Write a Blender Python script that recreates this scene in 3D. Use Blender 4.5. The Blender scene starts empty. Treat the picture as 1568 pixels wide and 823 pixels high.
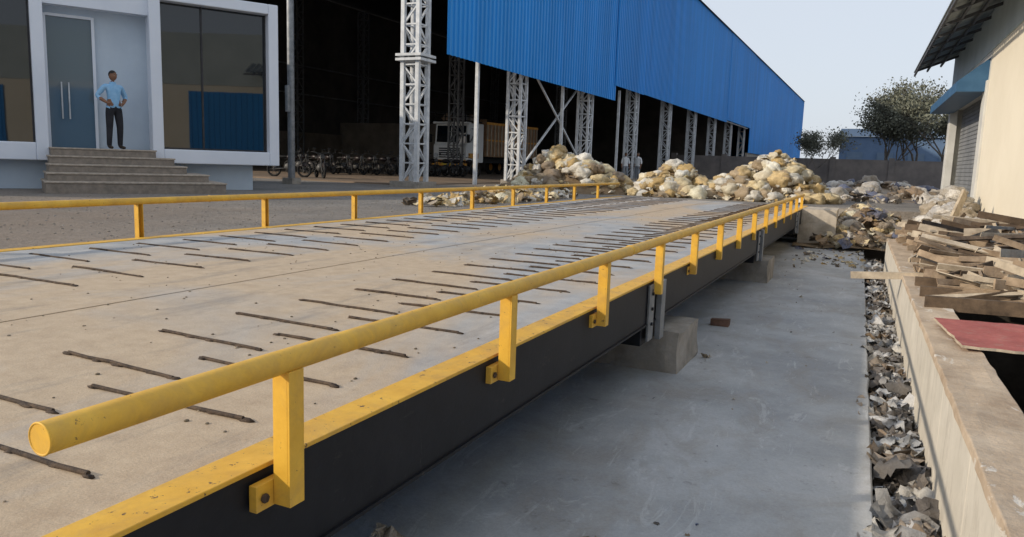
import bpy, math, random, bmesh
from mathutils import Vector, Matrix, noise
random.seed(7)
SC=bpy.context.scene
SC.view_settings.view_transform='Standard'; SC.view_settings.look='None'; SC.view_settings.exposure=0

# ------------------------------------------------------------------ camera
F=1150.;CX,CY=784.,411.5
def ray(x,y): return Vector((x-CX,-(y-CY),-F)).normalized()
ey=ray(1318,266); ez=ray(0,222).cross(ey).normalized()
if ez.y<0: ez=-ez
ex=ey.cross(ez).normalized()
R=Matrix((ex,ey,ez))
cd=bpy.data.cameras.new("camera"); cam=bpy.data.objects.new("camera",cd); SC.collection.objects.link(cam)
cam.matrix_world=Matrix.Translation((0,0,.88))@R.to_4x4()
cd.sensor_width=36; cd.lens=36*F/1568; cd.clip_end=3000; cd.clip_start=.05
SC.camera=cam

# ------------------------------------------------------------------ light
SUNV=Vector((1.85,1.5,-1.0))
sd=bpy.data.lights.new("sun",'SUN'); sd.energy=3.4; sd.angle=math.radians(1.0); sd.color=(1,.87,.70)
so=bpy.data.objects.new("sun",sd); SC.collection.objects.link(so); so.rotation_euler=SUNV.to_track_quat('-Z','Y').to_euler()
w=bpy.data.worlds.new("World"); SC.world=w; w.use_nodes=True
nt=w.node_tree; bg=nt.nodes["Background"]
sky=nt.nodes.new("ShaderNodeTexSky"); sky.sky_type='NISHITA'; sky.sun_disc=False
sky.sun_elevation=math.atan(1/math.hypot(1.85,1.5)); sky.sun_rotation=math.atan2(-1.85,-1.5)
sky.air_density=1.0; sky.dust_density=2.5; sky.ozone_density=2.0
hz=nt.nodes.new("ShaderNodeMix"); hz.data_type='RGBA'; hz.inputs[0].default_value=.74
hz.inputs[7].default_value=(7.2,7.7,8.5,1)     # milky haze layer over the clear sky
nt.links.new(sky.outputs[0],hz.inputs[6]); nt.links.new(hz.outputs[2],bg.inputs[0]); bg.inputs[1].default_value=.115

# ------------------------------------------------------------------ materials
def newmat(name):
    m=bpy.data.materials.new(name); m.use_nodes=True
    return m,m.node_tree,m.node_tree.nodes["Principled BSDF"]
def ramp(t,fac,stops):
    r=t.nodes.new("ShaderNodeValToRGB"); e=r.color_ramp.elements
    while len(e)<len(stops): e.new(.5)
    for i,(p,c) in enumerate(stops):
        e[i].position=p; e[i].color=(c[0],c[1],c[2],1)
    t.links.new(fac,r.inputs[0]); return r.outputs[0]
def noi(t,scale,detail=6,rough=.6,stretch=None,dist=0):
    tc=t.nodes.new("ShaderNodeTexCoord"); v=tc.outputs["Object"]
    if stretch:
        mp=t.nodes.new("ShaderNodeMapping"); mp.inputs["Scale"].default_value=stretch; t.links.new(v,mp.inputs[0]); v=mp.outputs[0]
    n=t.nodes.new("ShaderNodeTexNoise"); n.inputs["Scale"].default_value=scale; n.inputs["Detail"].default_value=min(detail,6)
    n.inputs["Roughness"].default_value=rough; n.inputs["Distortion"].default_value=dist
    t.links.new(v,n.inputs["Vector"]); return n.outputs["Fac"]
def mix(t,fac,a,b,mode='MIX'):
    m=t.nodes.new("ShaderNodeMix"); m.data_type='RGBA'; m.blend_type=mode
    if isinstance(fac,(int,float)): m.inputs[0].default_value=fac
    else: t.links.new(fac,m.inputs[0])
    for i,x in ((6,a),(7,b)):
        if isinstance(x,tuple): m.inputs[i].default_value=(x[0],x[1],x[2],1)
        else: t.links.new(x,m.inputs[i])
    return m.outputs[2]
def bump(t,b,h,s,d=.02):
    n=t.nodes.new("ShaderNodeBump"); n.inputs["Strength"].default_value=s; n.inputs["Distance"].default_value=d
    t.links.new(h,n.inputs["Height"]); t.links.new(n.outputs[0],b.inputs["Normal"])
def simple(name,c1,c2,scale=3,rough=.8,bs=.3,bscale=40,metal=0,stretch=None,spec=.3,bd=.01):
    m,t,b=newmat(name)
    col=ramp(t,noi(t,scale,5,.65,stretch),[(.33,c1),(.67,c2)])
    t.links.new(col,b.inputs["Base Color"]); b.inputs["Roughness"].default_value=rough; b.inputs["Metallic"].default_value=metal
    b.inputs["Specular IOR Level"].default_value=spec
    if bs: bump(t,b,noi(t,bscale,4,.7,stretch),bs,bd)
    return m
def attrmat(name,rough=.7,bs=.5,bscale=25,dirt=(.12,.09,.05),sheen=.3,amt=.75,bd=.03):
    m,t,b=newmat(name)
    a=t.nodes.new("ShaderNodeVertexColor"); a.layer_name="col"
    f=ramp(t,noi(t,6,5,.7),[(.35,(0,0,0)),(.75,(amt,)*3)])
    c=mix(t,f,a.outputs[0],dirt); t.links.new(c,b.inputs["Base Color"])
    b.inputs["Roughness"].default_value=rough; b.inputs["Specular IOR Level"].default_value=sheen
    bump(t,b,noi(t,bscale,4,.7,None,1.5),bs,bd); return m

m,t,b=newmat("deck_concrete")
base=ramp(t,noi(t,3,6,.7),[(.3,(.26,.27,.285)),(.5,(.35,.36,.37)),(.7,(.45,.45,.445))])
dust=ramp(t,noi(t,.45,6,.62,(1,.5,1),.8),[(.44,(0,0,0)),(.58,(.9,.9,.9))])
dustc=ramp(t,noi(t,9,6,.7),[(.3,(.42,.31,.20)),(.7,(.56,.44,.30))])
c=mix(t,dust,base,dustc)
st=ramp(t,noi(t,1.5,6,.75,(2,.35,1)),[(.54,(0,0,0)),(.70,(.6,.6,.6))])
c=mix(t,st,c,(.19,.175,.16))
sp=ramp(t,noi(t,26,5,.75),[(.65,(0,0,0)),(.73,(.6,.6,.6))])
c=mix(t,sp,c,(.14,.12,.10))
fine=ramp(t,noi(t,150,3,.8),[(.25,(.72,.72,.72)),(.6,(1.05,1.05,1.05))])
c=mix(t,1.0,c,fine,'MULTIPLY')
t.links.new(c,b.inputs["Base Color"]); b.inputs["Roughness"].default_value=.72; b.inputs["Specular IOR Level"].default_value=.4
bump(t,b,noi(t,50,6,.75),.4,.008); M_DECK=m
m,t,b=newmat("slab_concrete")
base=ramp(t,noi(t,.8,6,.65),[(.33,(.28,.29,.30)),(.5,(.38,.39,.395)),(.68,(.49,.495,.50))])
st=ramp(t,noi(t,2.2,6,.7,(1,.6,1),.8),[(.46,(0,0,0)),(.74,(.65,.65,.65))])
c=mix(t,st,base,(.28,.25,.21))
dk=ramp(t,noi(t,9,5,.65),[(.62,(0,0,0)),(.72,(.5,.5,.5))])
c=mix(t,dk,c,(.16,.15,.14))
wl=ramp(t,noi(t,5,5,.8,(1,.25,1),1.5),[(.57,(0,0,0)),(.64,(.35,.35,.35))])
c=mix(t,wl,c,(.60,.61,.61))
fn=ramp(t,noi(t,70,4,.8),[(.3,(.85,.85,.85)),(.65,(1.05,1.05,1.05))]); c=mix(t,1.,c,fn,'MULTIPLY')
t.links.new(c,b.inputs["Base Color"]); b.inputs["Roughness"].default_value=.7; b.inputs["Specular IOR Level"].default_value=.3
bump(t,b,noi(t,18,6,.7),.4,.012); M_SLAB=m
def yellow(name,chips=.66,dirt=.45):
    m,t,b=newmat(name)
    base=ramp(t,noi(t,7,6,.7),[(.3,(.62,.34,.035)),(.7,(.78,.47,.06))])
    d=ramp(t,noi(t,3.5,6,.75,None,.7),[(.46,(0,0,0)),(.74,(dirt,)*3)])
    c=mix(t,d,base,(.32,.20,.09))
    ch=ramp(t,noi(t,26,6,.74),[(chips,(0,0,0)),(chips+.03,(1,1,1))])
    c=mix(t,ch,c,(.09,.055,.035))
    t.links.new(c,b.inputs["Base Color"]); b.inputs["Roughness"].default_value=.48; b.inputs["Specular IOR Level"].default_value=.35
    bump(t,b,noi(t,45,6,.7),.2,.004); return m
M_YEL=yellow("yellow_paint",.645,.5); M_YELF=yellow("yellow_flange_paint",.61,.6)
m,t,b=newmat("black_steel")
base=ramp(t,noi(t,3,6,.7),[(.3,(.005,.006,.009)),(.7,(.014,.015,.019))])
sc=ramp(t,noi(t,9,6,.8,(1,.6,2)),[(.60,(0,0,0)),(.72,(.5,.5,.5))])
c=mix(t,sc,base,(.07,.06,.05))
sc2=ramp(t,noi(t,4,6,.8,(1,3,.5),2.),[(.66,(0,0,0)),(.675,(.4,.4,.4))])
c=mix(t,sc2,c,(.14,.13,.12)); t.links.new(c,b.inputs["Base Color"]); b.inputs["Roughness"].default_value=.5; b.inputs["Specular IOR Level"].default_value=.25
bump(t,b,noi(t,30,6,.6),.15,.005); M_BLK=m
M_REBAR=simple("rusty_rebar",(.03,.022,.018),(.11,.075,.05),30,.75,.6,150)
m,t,b=newmat("yard_gravel")
base=ramp(t,noi(t,.35,6,.65),[(.35,(.16,.15,.14)),(.65,(.28,.26,.235))])
g=ramp(t,noi(t,14,6,.85),[(.3,(.5,.5,.5)),(.65,(1.3,1.3,1.3))])
c=mix(t,1.,base,g,'MULTIPLY')
red=ramp(t,noi(t,.09,6,.6),[(.5,(0,0,0)),(.65,(.6,.6,.6))])
c=mix(t,red,c,(.24,.17,.115))
t.links.new(c,b.inputs["Base Color"]); b.inputs["Roughness"].default_value=.95
bump(t,b,noi(t,12,6,.8),.8,.06); M_GRAVEL=m
M_CONC=simple("rough_concrete",(.22,.20,.17),(.38,.345,.30),4,.9,.6,30)
M_CREAM=simple("cream_plaster",(.74,.68,.55),(.80,.74,.61),.6,.85,.12,25)
m,t,b=newmat("dusty_mortar_ledge")
base=ramp(t,noi(t,3,6,.7),[(.33,(.34,.25,.17)),(.67,(.55,.44,.32))])
wp=ramp(t,noi(t,5,6,.7,(1,.6,1),1.),[(.60,(0,0,0)),(.64,(.8,.8,.8))])
c=mix(t,wp,base,(.66,.62,.55)); t.links.new(c,b.inputs["Base Color"]); b.inputs["Roughness"].default_value=.95; bump(t,b,noi(t,25,6,.7),.8,.012); M_WALLTOP=m
m,t,b=newmat("trench_wall_plaster")
base=ramp(t,noi(t,2.5,6,.7),[(.3,(.54,.50,.42)),(.7,(.68,.63,.54))])
st=ramp(t,noi(t,6,6,.75,(1,1,.35)),[(.52,(0,0,0)),(.7,(.55,.55,.55))])
c=mix(t,st,base,(.32,.28,.23)); t.links.new(c,b.inputs["Base Color"]); b.inputs["Roughness"].default_value=.75; bump(t,b,noi(t,30,5,.7),.3,.01); M_TILE=m
M_WHITE=simple("white_cladding",(.62,.67,.75),(.70,.74,.81),.6,.45,.03,10)
M_WHITE2=simple("pale_blue_plaster",(.44,.52,.61),(.53,.61,.69),.8,.8,.08,40)
M_STONE=simple("step_granite",(.28,.24,.20),(.46,.40,.33),12,.7,.2,60)
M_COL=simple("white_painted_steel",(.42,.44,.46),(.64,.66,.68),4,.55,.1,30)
M_COLD=simple("shade_darkened_steel",(.12,.12,.12),(.22,.22,.22),4,.7,0,30)  # darker copy of the white steel, interior shade put into its colour
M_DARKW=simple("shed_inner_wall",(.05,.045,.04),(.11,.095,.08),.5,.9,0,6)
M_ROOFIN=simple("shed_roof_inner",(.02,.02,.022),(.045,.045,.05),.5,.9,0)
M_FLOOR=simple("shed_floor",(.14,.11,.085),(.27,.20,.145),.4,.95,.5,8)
M_WOOD=simple("weathered_wood",(.17,.12,.08),(.42,.32,.22),5,.85,.6,25,0,(1,1,1))
M_WOOD2=simple("grey_wood",(.30,.25,.19),(.55,.47,.36),6,.9,.5,25)
M_WOOD3=simple("dark_wood",(.07,.05,.035),(.17,.12,.08),6,.9,.5,25)
m,t,b=newmat("red_plywood")
base=ramp(t,noi(t,5,6,.7),[(.33,(.26,.06,.05)),(.67,(.42,.12,.10))])
d=ramp(t,noi(t,7,6,.75,None,1.),[(.54,(0,0,0)),(.68,(.6,.6,.6))]); c=mix(t,d,base,(.36,.24,.18)); t.links.new(c,b.inputs["Base Color"]); b.inputs["Roughness"].default_value=.8; bump(t,b,noi(t,30,5,.7),.4,.01); M_RED=m
M_SAGE=simple("sage_fascia",(.40,.46,.46),(.49,.55,.55),1,.6,.05,20)
M_PIT=simple("pit_earth",(.02,.018,.015),(.06,.05,.04),3,.95,.6,12)
M_DBLUE=simple("distant_blue_sheet",(.10,.16,.26),(.13,.20,.31),1,.7,0)
M_BWALL=simple("boundary_brick",(.12,.11,.105),(.20,.175,.16),1,.95,.4,10)
M_GREY=simple("galvanised_grey",(.16,.17,.18),(.28,.29,.30),6,.5,.1,30,.4)
M_SHUT=simple("grey_shutter",(.16,.17,.18),(.26,.27,.28),1,.6,.1,20)
M_ABLUE=simple("awning_blue",(.03,.09,.18),(.05,.13,.24),2,.5,.05,20)
m,t,b=newmat("blue_sheet")
base=ramp(t,noi(t,.10,5,.6,(1,1,.3)),[(.3,(.010,.215,.62)),(.7,(.018,.27,.72))])
s2=ramp(t,noi(t,1.2,5,.7,(1,1,.06)),[(.4,(.84,.84,.84)),(.7,(1.08,1.08,1.08))])
c=mix(t,1.,base,s2,'MULTIPLY'); t.links.new(c,b.inputs["Base Color"]); b.inputs["Roughness"].default_value=.5; b.inputs["Specular IOR Level"].default_value=.25
M_BLUE=m
m,t,b=newmat("fibre_roof_sheet"); c=ramp(t,noi(t,3,6,.6),[(.3,(.16,.18,.19)),(.7,(.26,.29,.30))]); t.links.new(c,b.inputs["Base Color"]); b.inputs["Roughness"].default_value=.7; M_FIBRE=m
m,t,b=newmat("tinted_glass"); b.inputs["Base Color"].default_value=(.006,.009,.012,1); b.inputs["Roughness"].default_value=.02
b.inputs["Specular IOR Level"].default_value=.7; bump(t,b,noi(t,.7,2,.4),.03,.05); M_GLASS=m
m,t,b=newmat("door_glass"); b.inputs["Base Color"].default_value=(.10,.14,.17,1); b.inputs["Roughness"].default_value=.06; b.inputs["Specular IOR Level"].default_value=.5; M_GLASS2=m

# ------------------------------------------------------------------ mesh builder
class MB:
    def __init__(s): s.v=[];s.f=[];s.m=[];s.sm=[];s.c=[]
    def add(s,vs,fs,mi=0,M=None,smooth=False,col=None):
        o=len(s.v)
        for p in vs:
            p=Vector(p)
            if M is not None: p=M@p
            s.v.append(p); s.c.append(col or (1,1,1))
        for f in fs:
            s.f.append([o+i for i in f]); s.m.append(mi); s.sm.append(smooth)
    def box(s,a,b,mi=0,M=None,col=None):
        x0,y0,z0=a;x1,y1,z1=b
        s.add([(x0,y0,z0),(x1,y0,z0),(x1,y1,z0),(x0,y1,z0),(x0,y0,z1),(x1,y0,z1),(x1,y1,z1),(x0,y1,z1)],
              [(0,3,2,1),(4,5,6,7),(0,1,5,4),(1,2,6,5),(2,3,7,6),(3,0,4,7)],mi,M,False,col)
    def beam(s,p,q,wx,wy,mi=0,M=None,col=None,roll=0):
        p=Vector(p);q=Vector(q);d=q-p;L=d.length
        T=Matrix.Translation(p)@d.to_track_quat('Z','Y').to_matrix().to_4x4()@Matrix.Rotation(roll,4,'Z')
        if M is not None: T=M@T
        s.box((-wx/2,-wy/2,0),(wx/2,wy/2,L),mi,T,col)
    def tube(s,p,q,r,r2=None,n=12,mi=0,M=None,caps=True,col=None):
        p=Vector(p);q=Vector(q);d=q-p;L=d.length;r2=r if r2 is None else r2
        T=Matrix.Translation(p)@d.to_track_quat('Z','Y').to_matrix().to_4x4()
        if M is not None: T=M@T
        vs=[];fs=[]
        for i in range(n):
            a=2*math.pi*i/n; vs.append((r*math.cos(a),r*math.sin(a),0))
        for i in range(n):
            a=2*math.pi*i/n; vs.append((r2*math.cos(a),r2*math.sin(a),L))
        for i in range(n): fs.append((i,(i+1)%n,n+(i+1)%n,n+i))
        s.add(vs,fs,mi,T,n>6,col)
        if caps:
            s.add(vs,[tuple(range(n))[::-1],tuple(range(n,2*n))],mi,T,False,col)
    def quad(s,pts,mi=0,M=None,col=None): s.add(pts,[tuple(range(len(pts)))],mi,M,False,col)
    def torus(s,c,R_,r,ax='X',n=20,k=8,mi=0,M=None):
        vs=[];fs=[]
        for i in range(n):
            a=2*math.pi*i/n
            for j in range(k):
                b_=2*math.pi*j/k; rr=R_+r*math.cos(b_); h=r*math.sin(b_)
                if ax=='X': vs.append((c[0]+h,c[1]+rr*math.cos(a),c[2]+rr*math.sin(a)))
                else: vs.append((c[0]+rr*math.cos(a),c[1]+h,c[2]+rr*math.sin(a)))
        for i in range(n):
            for j in range(k): fs.append((i*k+j,i*k+(j+1)%k,((i+1)%n)*k+(j+1)%k,((i+1)%n)*k+j))
        s.add(vs,fs,mi,M,True)
    def obj(s,name,mats,parent=None,recalc=True,bevel=0):
        me=bpy.data.meshes.new(name); me.from_pydata([tuple(p) for p in s.v],[],s.f)
        for x in mats: me.materials.append(x)
        me.polygons.foreach_set("material_index",s.m); me.polygons.foreach_set("use_smooth",s.sm)
        ca=me.color_attributes.new("col",'FLOAT_COLOR','POINT')
        ca.data.foreach_set("color",[x for c in s.c for x in (c[0],c[1],c[2],1.)])
        me.update()
        if recalc:
            bm=bmesh.new(); bm.from_mesh(me); bmesh.ops.recalc_face_normals(bm,faces=bm.faces); bm.to_mesh(me); bm.free()
        o=bpy.data.objects.new(name,me); SC.collection.objects.link(o)
        if parent: o.parent=parent
        if bevel:
            md=o.modifiers.new("b",'BEVEL'); md.width=bevel; md.segments=2; md.limit_method='ANGLE'
        return o
def empty(name,loc=(0,0,0)):
    e=bpy.data.objects.new(name,None); SC.collection.objects.link(e); e.location=loc; e.empty_display_size=.1; return e
def icot(sub):
    bm=bmesh.new(); bmesh.ops.create_icosphere(bm,subdivisions=sub,radius=1)
    v=[x.co.copy() for x in bm.verts]; f=[tuple(y.index for y in x.verts) for x in bm.faces]; bm.free(); return v,f
ICO1,ICO2,ICO3=icot(1),icot(2),icot(3)

# ------------------------------------------------------------------ ground
g=MB()
XL=-6.75; YE=21.6; B=900
def rect(mb,x0,x1,y0,y1,z,mi): mb.quad([(x0,y0,z),(x1,y0,z),(x1,y1,z),(x0,y1,z)],mi)
zy=-.05; zr=-.30
rect(g,-B,XL,-B,B,zy,0)
rect(g,XL,.80,YE,B,zy,0); rect(g,.80,B,YE,B,zy,0)
rect(g,XL,B,-B,-8,zy,0)
rect(g,1.95,B,-8,YE,zr,0); rect(g,.80,1.95,9.5,YE,zr,0)
rect(g,.80,1.95,-8,9.5,-1.6,1)
def vq(x0,y0,x1,y1,z0,z1,mi): g.quad([(x0,y0,z0),(x1,y1,z0),(x1,y1,z1),(x0,y0,z1)],mi)
vq(XL,-8,XL,YE,-1.1,zy,2); vq(XL,YE,.80,YE,-1.1,zy,2); vq(.80,YE,B,YE,zr,zy,0); vq(1.95,-8,1.95,9.5,-1.6,zr,1); vq(.80,9.5,1.95,9.5,-1.6,zr,1)
vq(XL,-8,B,-8,-1.6,zy,2)
rect(g,XL,.80,-8,YE,-1.08,1)
g.obj("ground",[M_GRAVEL,M_PIT,M_CONC],recalc=False)
s=MB(); N=300; vs=[];fs=[]
for i in range(N):
    y=-7.9+29.4*i/(N-1); e=noise.noise(Vector((0,y*2.5,0)))*.012+noise.noise(Vector((5,y*11,0)))*.006
    for (x,z) in ((XL+.02,-.85),(.205+e,-.85),(.215+e,-.862),(.212+e*1.5,-1.06)): vs.append((x,y,z))
for i in range(N-1):
    for j in range(3): fs.append((i*4+j,i*4+j+1,(i+1)*4+j+1,(i+1)*4+j))
s.add(vs,fs,0); s.obj("pit_floor_slab",[M_SLAB],recalc=False)
s=MB(); y=-7.9
while y<14.8:
    L=1.15; s.box((.53,y,-1.06),(.60,y+L-.008,-.262),0); y+=L
s.box((.595,-7.9,-1.06),(.79,14.8,-.26),1)
N=160; vs=[];fs=[]
for i in range(N):
    y=-7.9+22.7*i/(N-1)
    for j,x in enumerate((.52,.525,.60,.68,.76,.815,.82)):
        e=noise.noise(Vector((x*6,y*3,3)))*.012+noise.noise(Vector((j*3.1,y*9,7)))*.004
        z=-.235+e if 0<j<6 else -.275
        vs.append((x+(noise.noise(Vector((j,y*5,1)))*.012 if j in (0,1,5,6) else 0),y,z))
for i in range(N-1):
    for j in range(6): fs.append((i*7+j,i*7+j+1,(i+1)*7+j+1,(i+1)*7+j))
s.add(vs,fs,1)
s.obj("trench_wall",[M_TILE,M_WALLTOP],bevel=.006)

# ------------------------------------------------------------------ weighbridge
WB=empty("weighbridge"); WB.rotation_euler=(0,0,-.016)
XR=-1.50; XLd=-6.6; Y0=-5; Y1=20.9
joints=[Y0,-.2,5.85,11.9,17.9,Y1]
s=MB()
mid=-3.88
for i in range(len(joints)-1):
    a,bb=joints[i]+.008,joints[i+1]-.008
    s.box((XLd+.13,a,-.16),(mid-.011,bb,0),0); s.box((mid+.011,a,-.16),(XR-.13,bb,0),0)
s.obj("deck_slab",[M_DECK],WB)
s=MB(); s.box((XLd+.14,Y0,-.2),(XR-.14,Y1,-.03),0)
for x in (-5.6,-4.6,-3.5,-2.5): s.box((x-.08,Y0,-.42),(x+.08,Y1,-.2),0)
s.box((XR-.012,Y0,-.33),(XR,Y1,-.010),0); s.box((XLd,Y0,-.33),(XLd+.012,Y1,-.010),0)
s.box((XR-.13,Y0,-.345),(XR+.012,Y1,-.33),0); s.box((XLd-.012,Y0,-.345),(XLd+.13,Y1,-.33),0)
s.obj("steel_beams",[M_BLK],WB)
s=MB()
for i in range(len(joints)-1):
    a,bb=joints[i]+.004,joints[i+1]-.004
    s.box((XR-.128,a,-.009),(XR+.006,bb,.006),0); s.box((XLd-.006,a,-.009),(XLd+.128,bb,.006),0)
s.obj("yellow_edge_flange",[M_YELF],WB,bevel=.003)
s=MB()
def bar(x0,x1,y):
    n=5; sk=random.uniform(-.025,.025); pts=[Vector((x0+(x1-x0)*k/n,y+sk*k/n+random.uniform(-.005,.005),.004+random.uniform(0,.005))) for k in range(n+1)]
    for k in range(n): s.tube(pts[k],pts[k+1],.0078,None,7,0)
    for xx in (x0,x1,(x0+x1)/2,x0+(x1-x0)*.3,x0+(x1-x0)*.8):
        r=random.uniform(.011,.019); s.add([Vector((xx+random.uniform(-.02,.02),y+sk*(xx-x0)/(x1-x0),.002))+Vector((v.x*r*1.8,v.y*r,v.z*r*.55)) for v in ICO1[0]],ICO1[1],0,None,True)
y=-.73
while y<20.5:
    j=lambda:random.uniform(-.03,.03)
    bar(-2.55+j(),-1.83+j(),y+j()*.3); bar(-3.07+j(),-2.41+j(),y+.25+j()*.3)
    bar(-6.18+j(),-5.46+j(),y+.05+j()*.3); bar(-5.28+j(),-4.56+j(),y+.3+j()*.3)
    y+=.5
s.obj("antiskid_bars",[M_REBAR],WB)
s=MB()
for y in (-.2,5.85,11.9,17.9):
    s.box((XR+.004,y-.24,-.47),(XR+.022,y-.10,-.03),0); s.box((XR+.004,y+.02,-.50),(XR+.05,y+.14,-.02),0)
    s.box((XR-.25,y-.3,-.50),(XR-.02,y+.45,-.36),1)
    for k in range(3): s.tube((XR+.02,y-.17,-.1-.12*k),(XR+.035,y-.17,-.1-.12*k),.014,None,8,1)
s.obj("joint_brackets",[M_GREY,M_BLK],WB,bevel=.003)
def rough_block(a,b_,name,mat,parent,seed):
    s=MB(); n=9
    def P(u,v,w_):
        p=Vector((a[0]+(b_[0]-a[0])*u,a[1]+(b_[1]-a[1])*v,a[2]+(b_[2]-a[2])*w_))
        q=p*5+Vector((seed,0,0)); e=.025 if w_>0 else 0
        return p+Vector((noise.noise(q),noise.noise(q+Vector((9,0,0))),noise.noise(q+Vector((0,9,0)))))*e
    for ax in range(3):
        for sd_ in (0,1):
            vs=[];fs=[]
            for i in range(n):
                for j in range(n):
                    t_=[0,0,0]; t_[ax]=sd_; t_[(ax+1)%3]=i/(n-1); t_[(ax+2)%3]=j/(n-1); vs.append(P(*t_))
            for i in range(n-1):
                for j in range(n-1): fs.append((i*n+j,(i+1)*n+j,(i+1)*n+j+1,i*n+j+1))
            s.add(vs,fs,0)
    return s.obj(name,[mat],parent,recalc=False)
for k,y in enumerate((.3,6.55,12.45)):
    rough_block((-2.25,y-.38,-.86),(-1.36,y+.38,-.5),"concrete_pad",M_CONC,WB,k*3.1)
    rough_block((-6.6,y-.38,-.86),(-5.8,y+.38,-.5),"concrete_pad_far",M_CONC,WB,k*2.1+20)
s=MB(); rnd=random.Random(21)
for i in range(600):
    r=rnd.uniform(.003,.010); c=Vector((rnd.uniform(-6.3,-1.7),rnd.uniform(.6,14),.002)); k=rnd.uniform(.1,.35)
    s.add([c+Vector((v.x*r,v.y*r,v.z*r*.6)) for v in ICO1[0]],ICO1[1],0,None,False,(k,k*.85,k*.65))
M_CRUMB=attrmat("crumbs",.9,.1)
s.obj("dirt_crumbs",[M_CRUMB],WB,recalc=False)
def rail(name,x,zr_,ys,y0,y1,side,sections,rot):
    s=MB(); r=.034
    cuts=[y0]+sections+[y1]
    for i in range(len(cuts)-1): s.tube((x,cuts[i],zr_),(x,cuts[i+1],zr_),r,None,28,0)
    for c in sections: s.torus((x,c,zr_),r,.0045,'Y',24,6,0)
    s.torus((x,y0+.001,zr_),r*.96,.003,'Y',24,6,0)
    for y in ys:
        w_=.060; zt=zr_-r*.75; zb=-.108
        xa,xb=(x-.031,x+.021) if side>0 else (x-.021,x+.031)
        s.box((x+side*.025-.004,y-w_/2,zb),(x+side*.025+.004,y+w_/2,zt),0)
        s.box((xa,y-w_/2,zb),(xb,y-w_/2+.006,zt),0); s.box((xa,y+w_/2-.006,zb),(xb,y+w_/2,zt),0)
        xa,xb=sorted((x-side*.033,x-side*.060))
        s.box((xa,y-.095,-.112),(xb,y+.02,-.035),0)
        s.tube((x-side*.03,y-.068,-.075),(x-side*.022,y-.068,-.075),.014,None,6,1)
        for k in range(9):
            c=Vector((x+side*.02,y-w_/2+w_*k/8,zt+.002)); s.add([c+v*random.uniform(.004,.007) for v in ICO1[0]],ICO1[1],0,None,True)
    o=s.obj(name,[M_YEL,M_REBAR],None,bevel=.0025); o.rotation_euler=(0,0,-rot); return o
rail("guard_rail",XR+.078,.312,[1.585,3.02,4.39,5.76,7.06,8.4,9.75,11.1,12.45,13.8,15.15,16.5,17.9,19.3],.885,19.6,1,[4.9,10.6,16.1],.0105)
rail("guard_rail",XLd-.062+.02,.365,[-1.8+1.75*i for i in range(13)],-4.5,21.,-1,[6.1,12.3,18.1],.0155)
rough_block((-1.25,19.2,-.86),(-.42,20.6,-.0),"concrete_abutment",simple("abutment_conc",(.36,.32,.26),(.56,.50,.42),3,.9,.5,20),None,4)
s=MB(); s.box((-6.4,21.0,-.86),(-1.3,21.55,-.06),0); s.obj("end_kerb",[M_CONC],bevel=.02)

# ------------------------------------------------------------------ blue shed
SH=empty("industrial_shed"); 
th=math.atan(.02); Ms=Matrix.Translation((-13,20.8,0))@Matrix.Rotation(-th,4,'Z')
s=MB()
TOP=13.0
def sheet(y0,y1,z0,z1,off=0):
    p=.30; y=y0; pr=[]
    while y<y1-1e-4:
        pr+=[(y,0),(y+.09,0),(y+.12,.045),(y+.24,.045),(y+.27,0)]; y+=p
    vs=[];fs=[]
    for (yy,dx) in pr: vs+=[(off+dx,yy,z0),(off+dx,yy,z1)]
    for i in range(len(pr)-1): fs.append((2*i,2*i+2,2*i+3,2*i+1))
    s.add(vs,fs,0,Ms)
sheet(1.15,18.3,4.28,TOP,.40); sheet(18.3,23.6,5.05,TOP,.46); sheet(23.6,50.7,5.1,TOP,.40)
sheet(50.7,64.7,5.3,TOP,.44); sheet(64.7,123,2.7,TOP,.40)
s.obj("blue_side_sheet",[M_BLUE],SH,recalc=False)
s=MB(); W_=27.
s.add([(.6,0,TOP),(.6,123,TOP),(-W_/2,123,TOP+3),(-W_/2,0,TOP+3),(-W_-.6,123,TOP),(-W_-.6,0,TOP)],[(0,1,2,3),(3,2,4,5)],0,Ms)
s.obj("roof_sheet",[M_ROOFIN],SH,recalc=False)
s=MB()
s.add([(.35,1.10,7.2),(-W_,1.10,7.2),(-W_,1.10,TOP),(-W_/2,1.10,TOP+2.9),(.35,1.10,TOP)],[(0,1,2,3,4)],0,Ms)
s.add([(.35,123,0),(-W_,123,0),(-W_,123,TOP),(-W_/2,123,TOP+2.9),(.35,123,TOP)],[(0,1,2,3,4)],0,Ms)
s.obj("gable_sheet",[M_BLUE],SH,recalc=False)
s=MB()
s.box((-W_-.2,-2,0),(-W_,123,TOP),0,Ms); s.box((-W_,60,0),(-.6,60.2,12.8),0,Ms)
s.box((-W_,30,0),(-14,30.2,3.6),1,Ms); s.box((-W_+.02,.5,0),(-W_+.2,30,2.6),1,Ms)
s.box((.1,64.7,-.05),(.3,123,2.7),2,Ms)
s.obj("rear_walls",[M_DARKW,simple("inner_block_wall",(.15,.12,.09),(.27,.22,.17),.8,.95,.5,6),M_CONC],SH,recalc=False)
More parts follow.
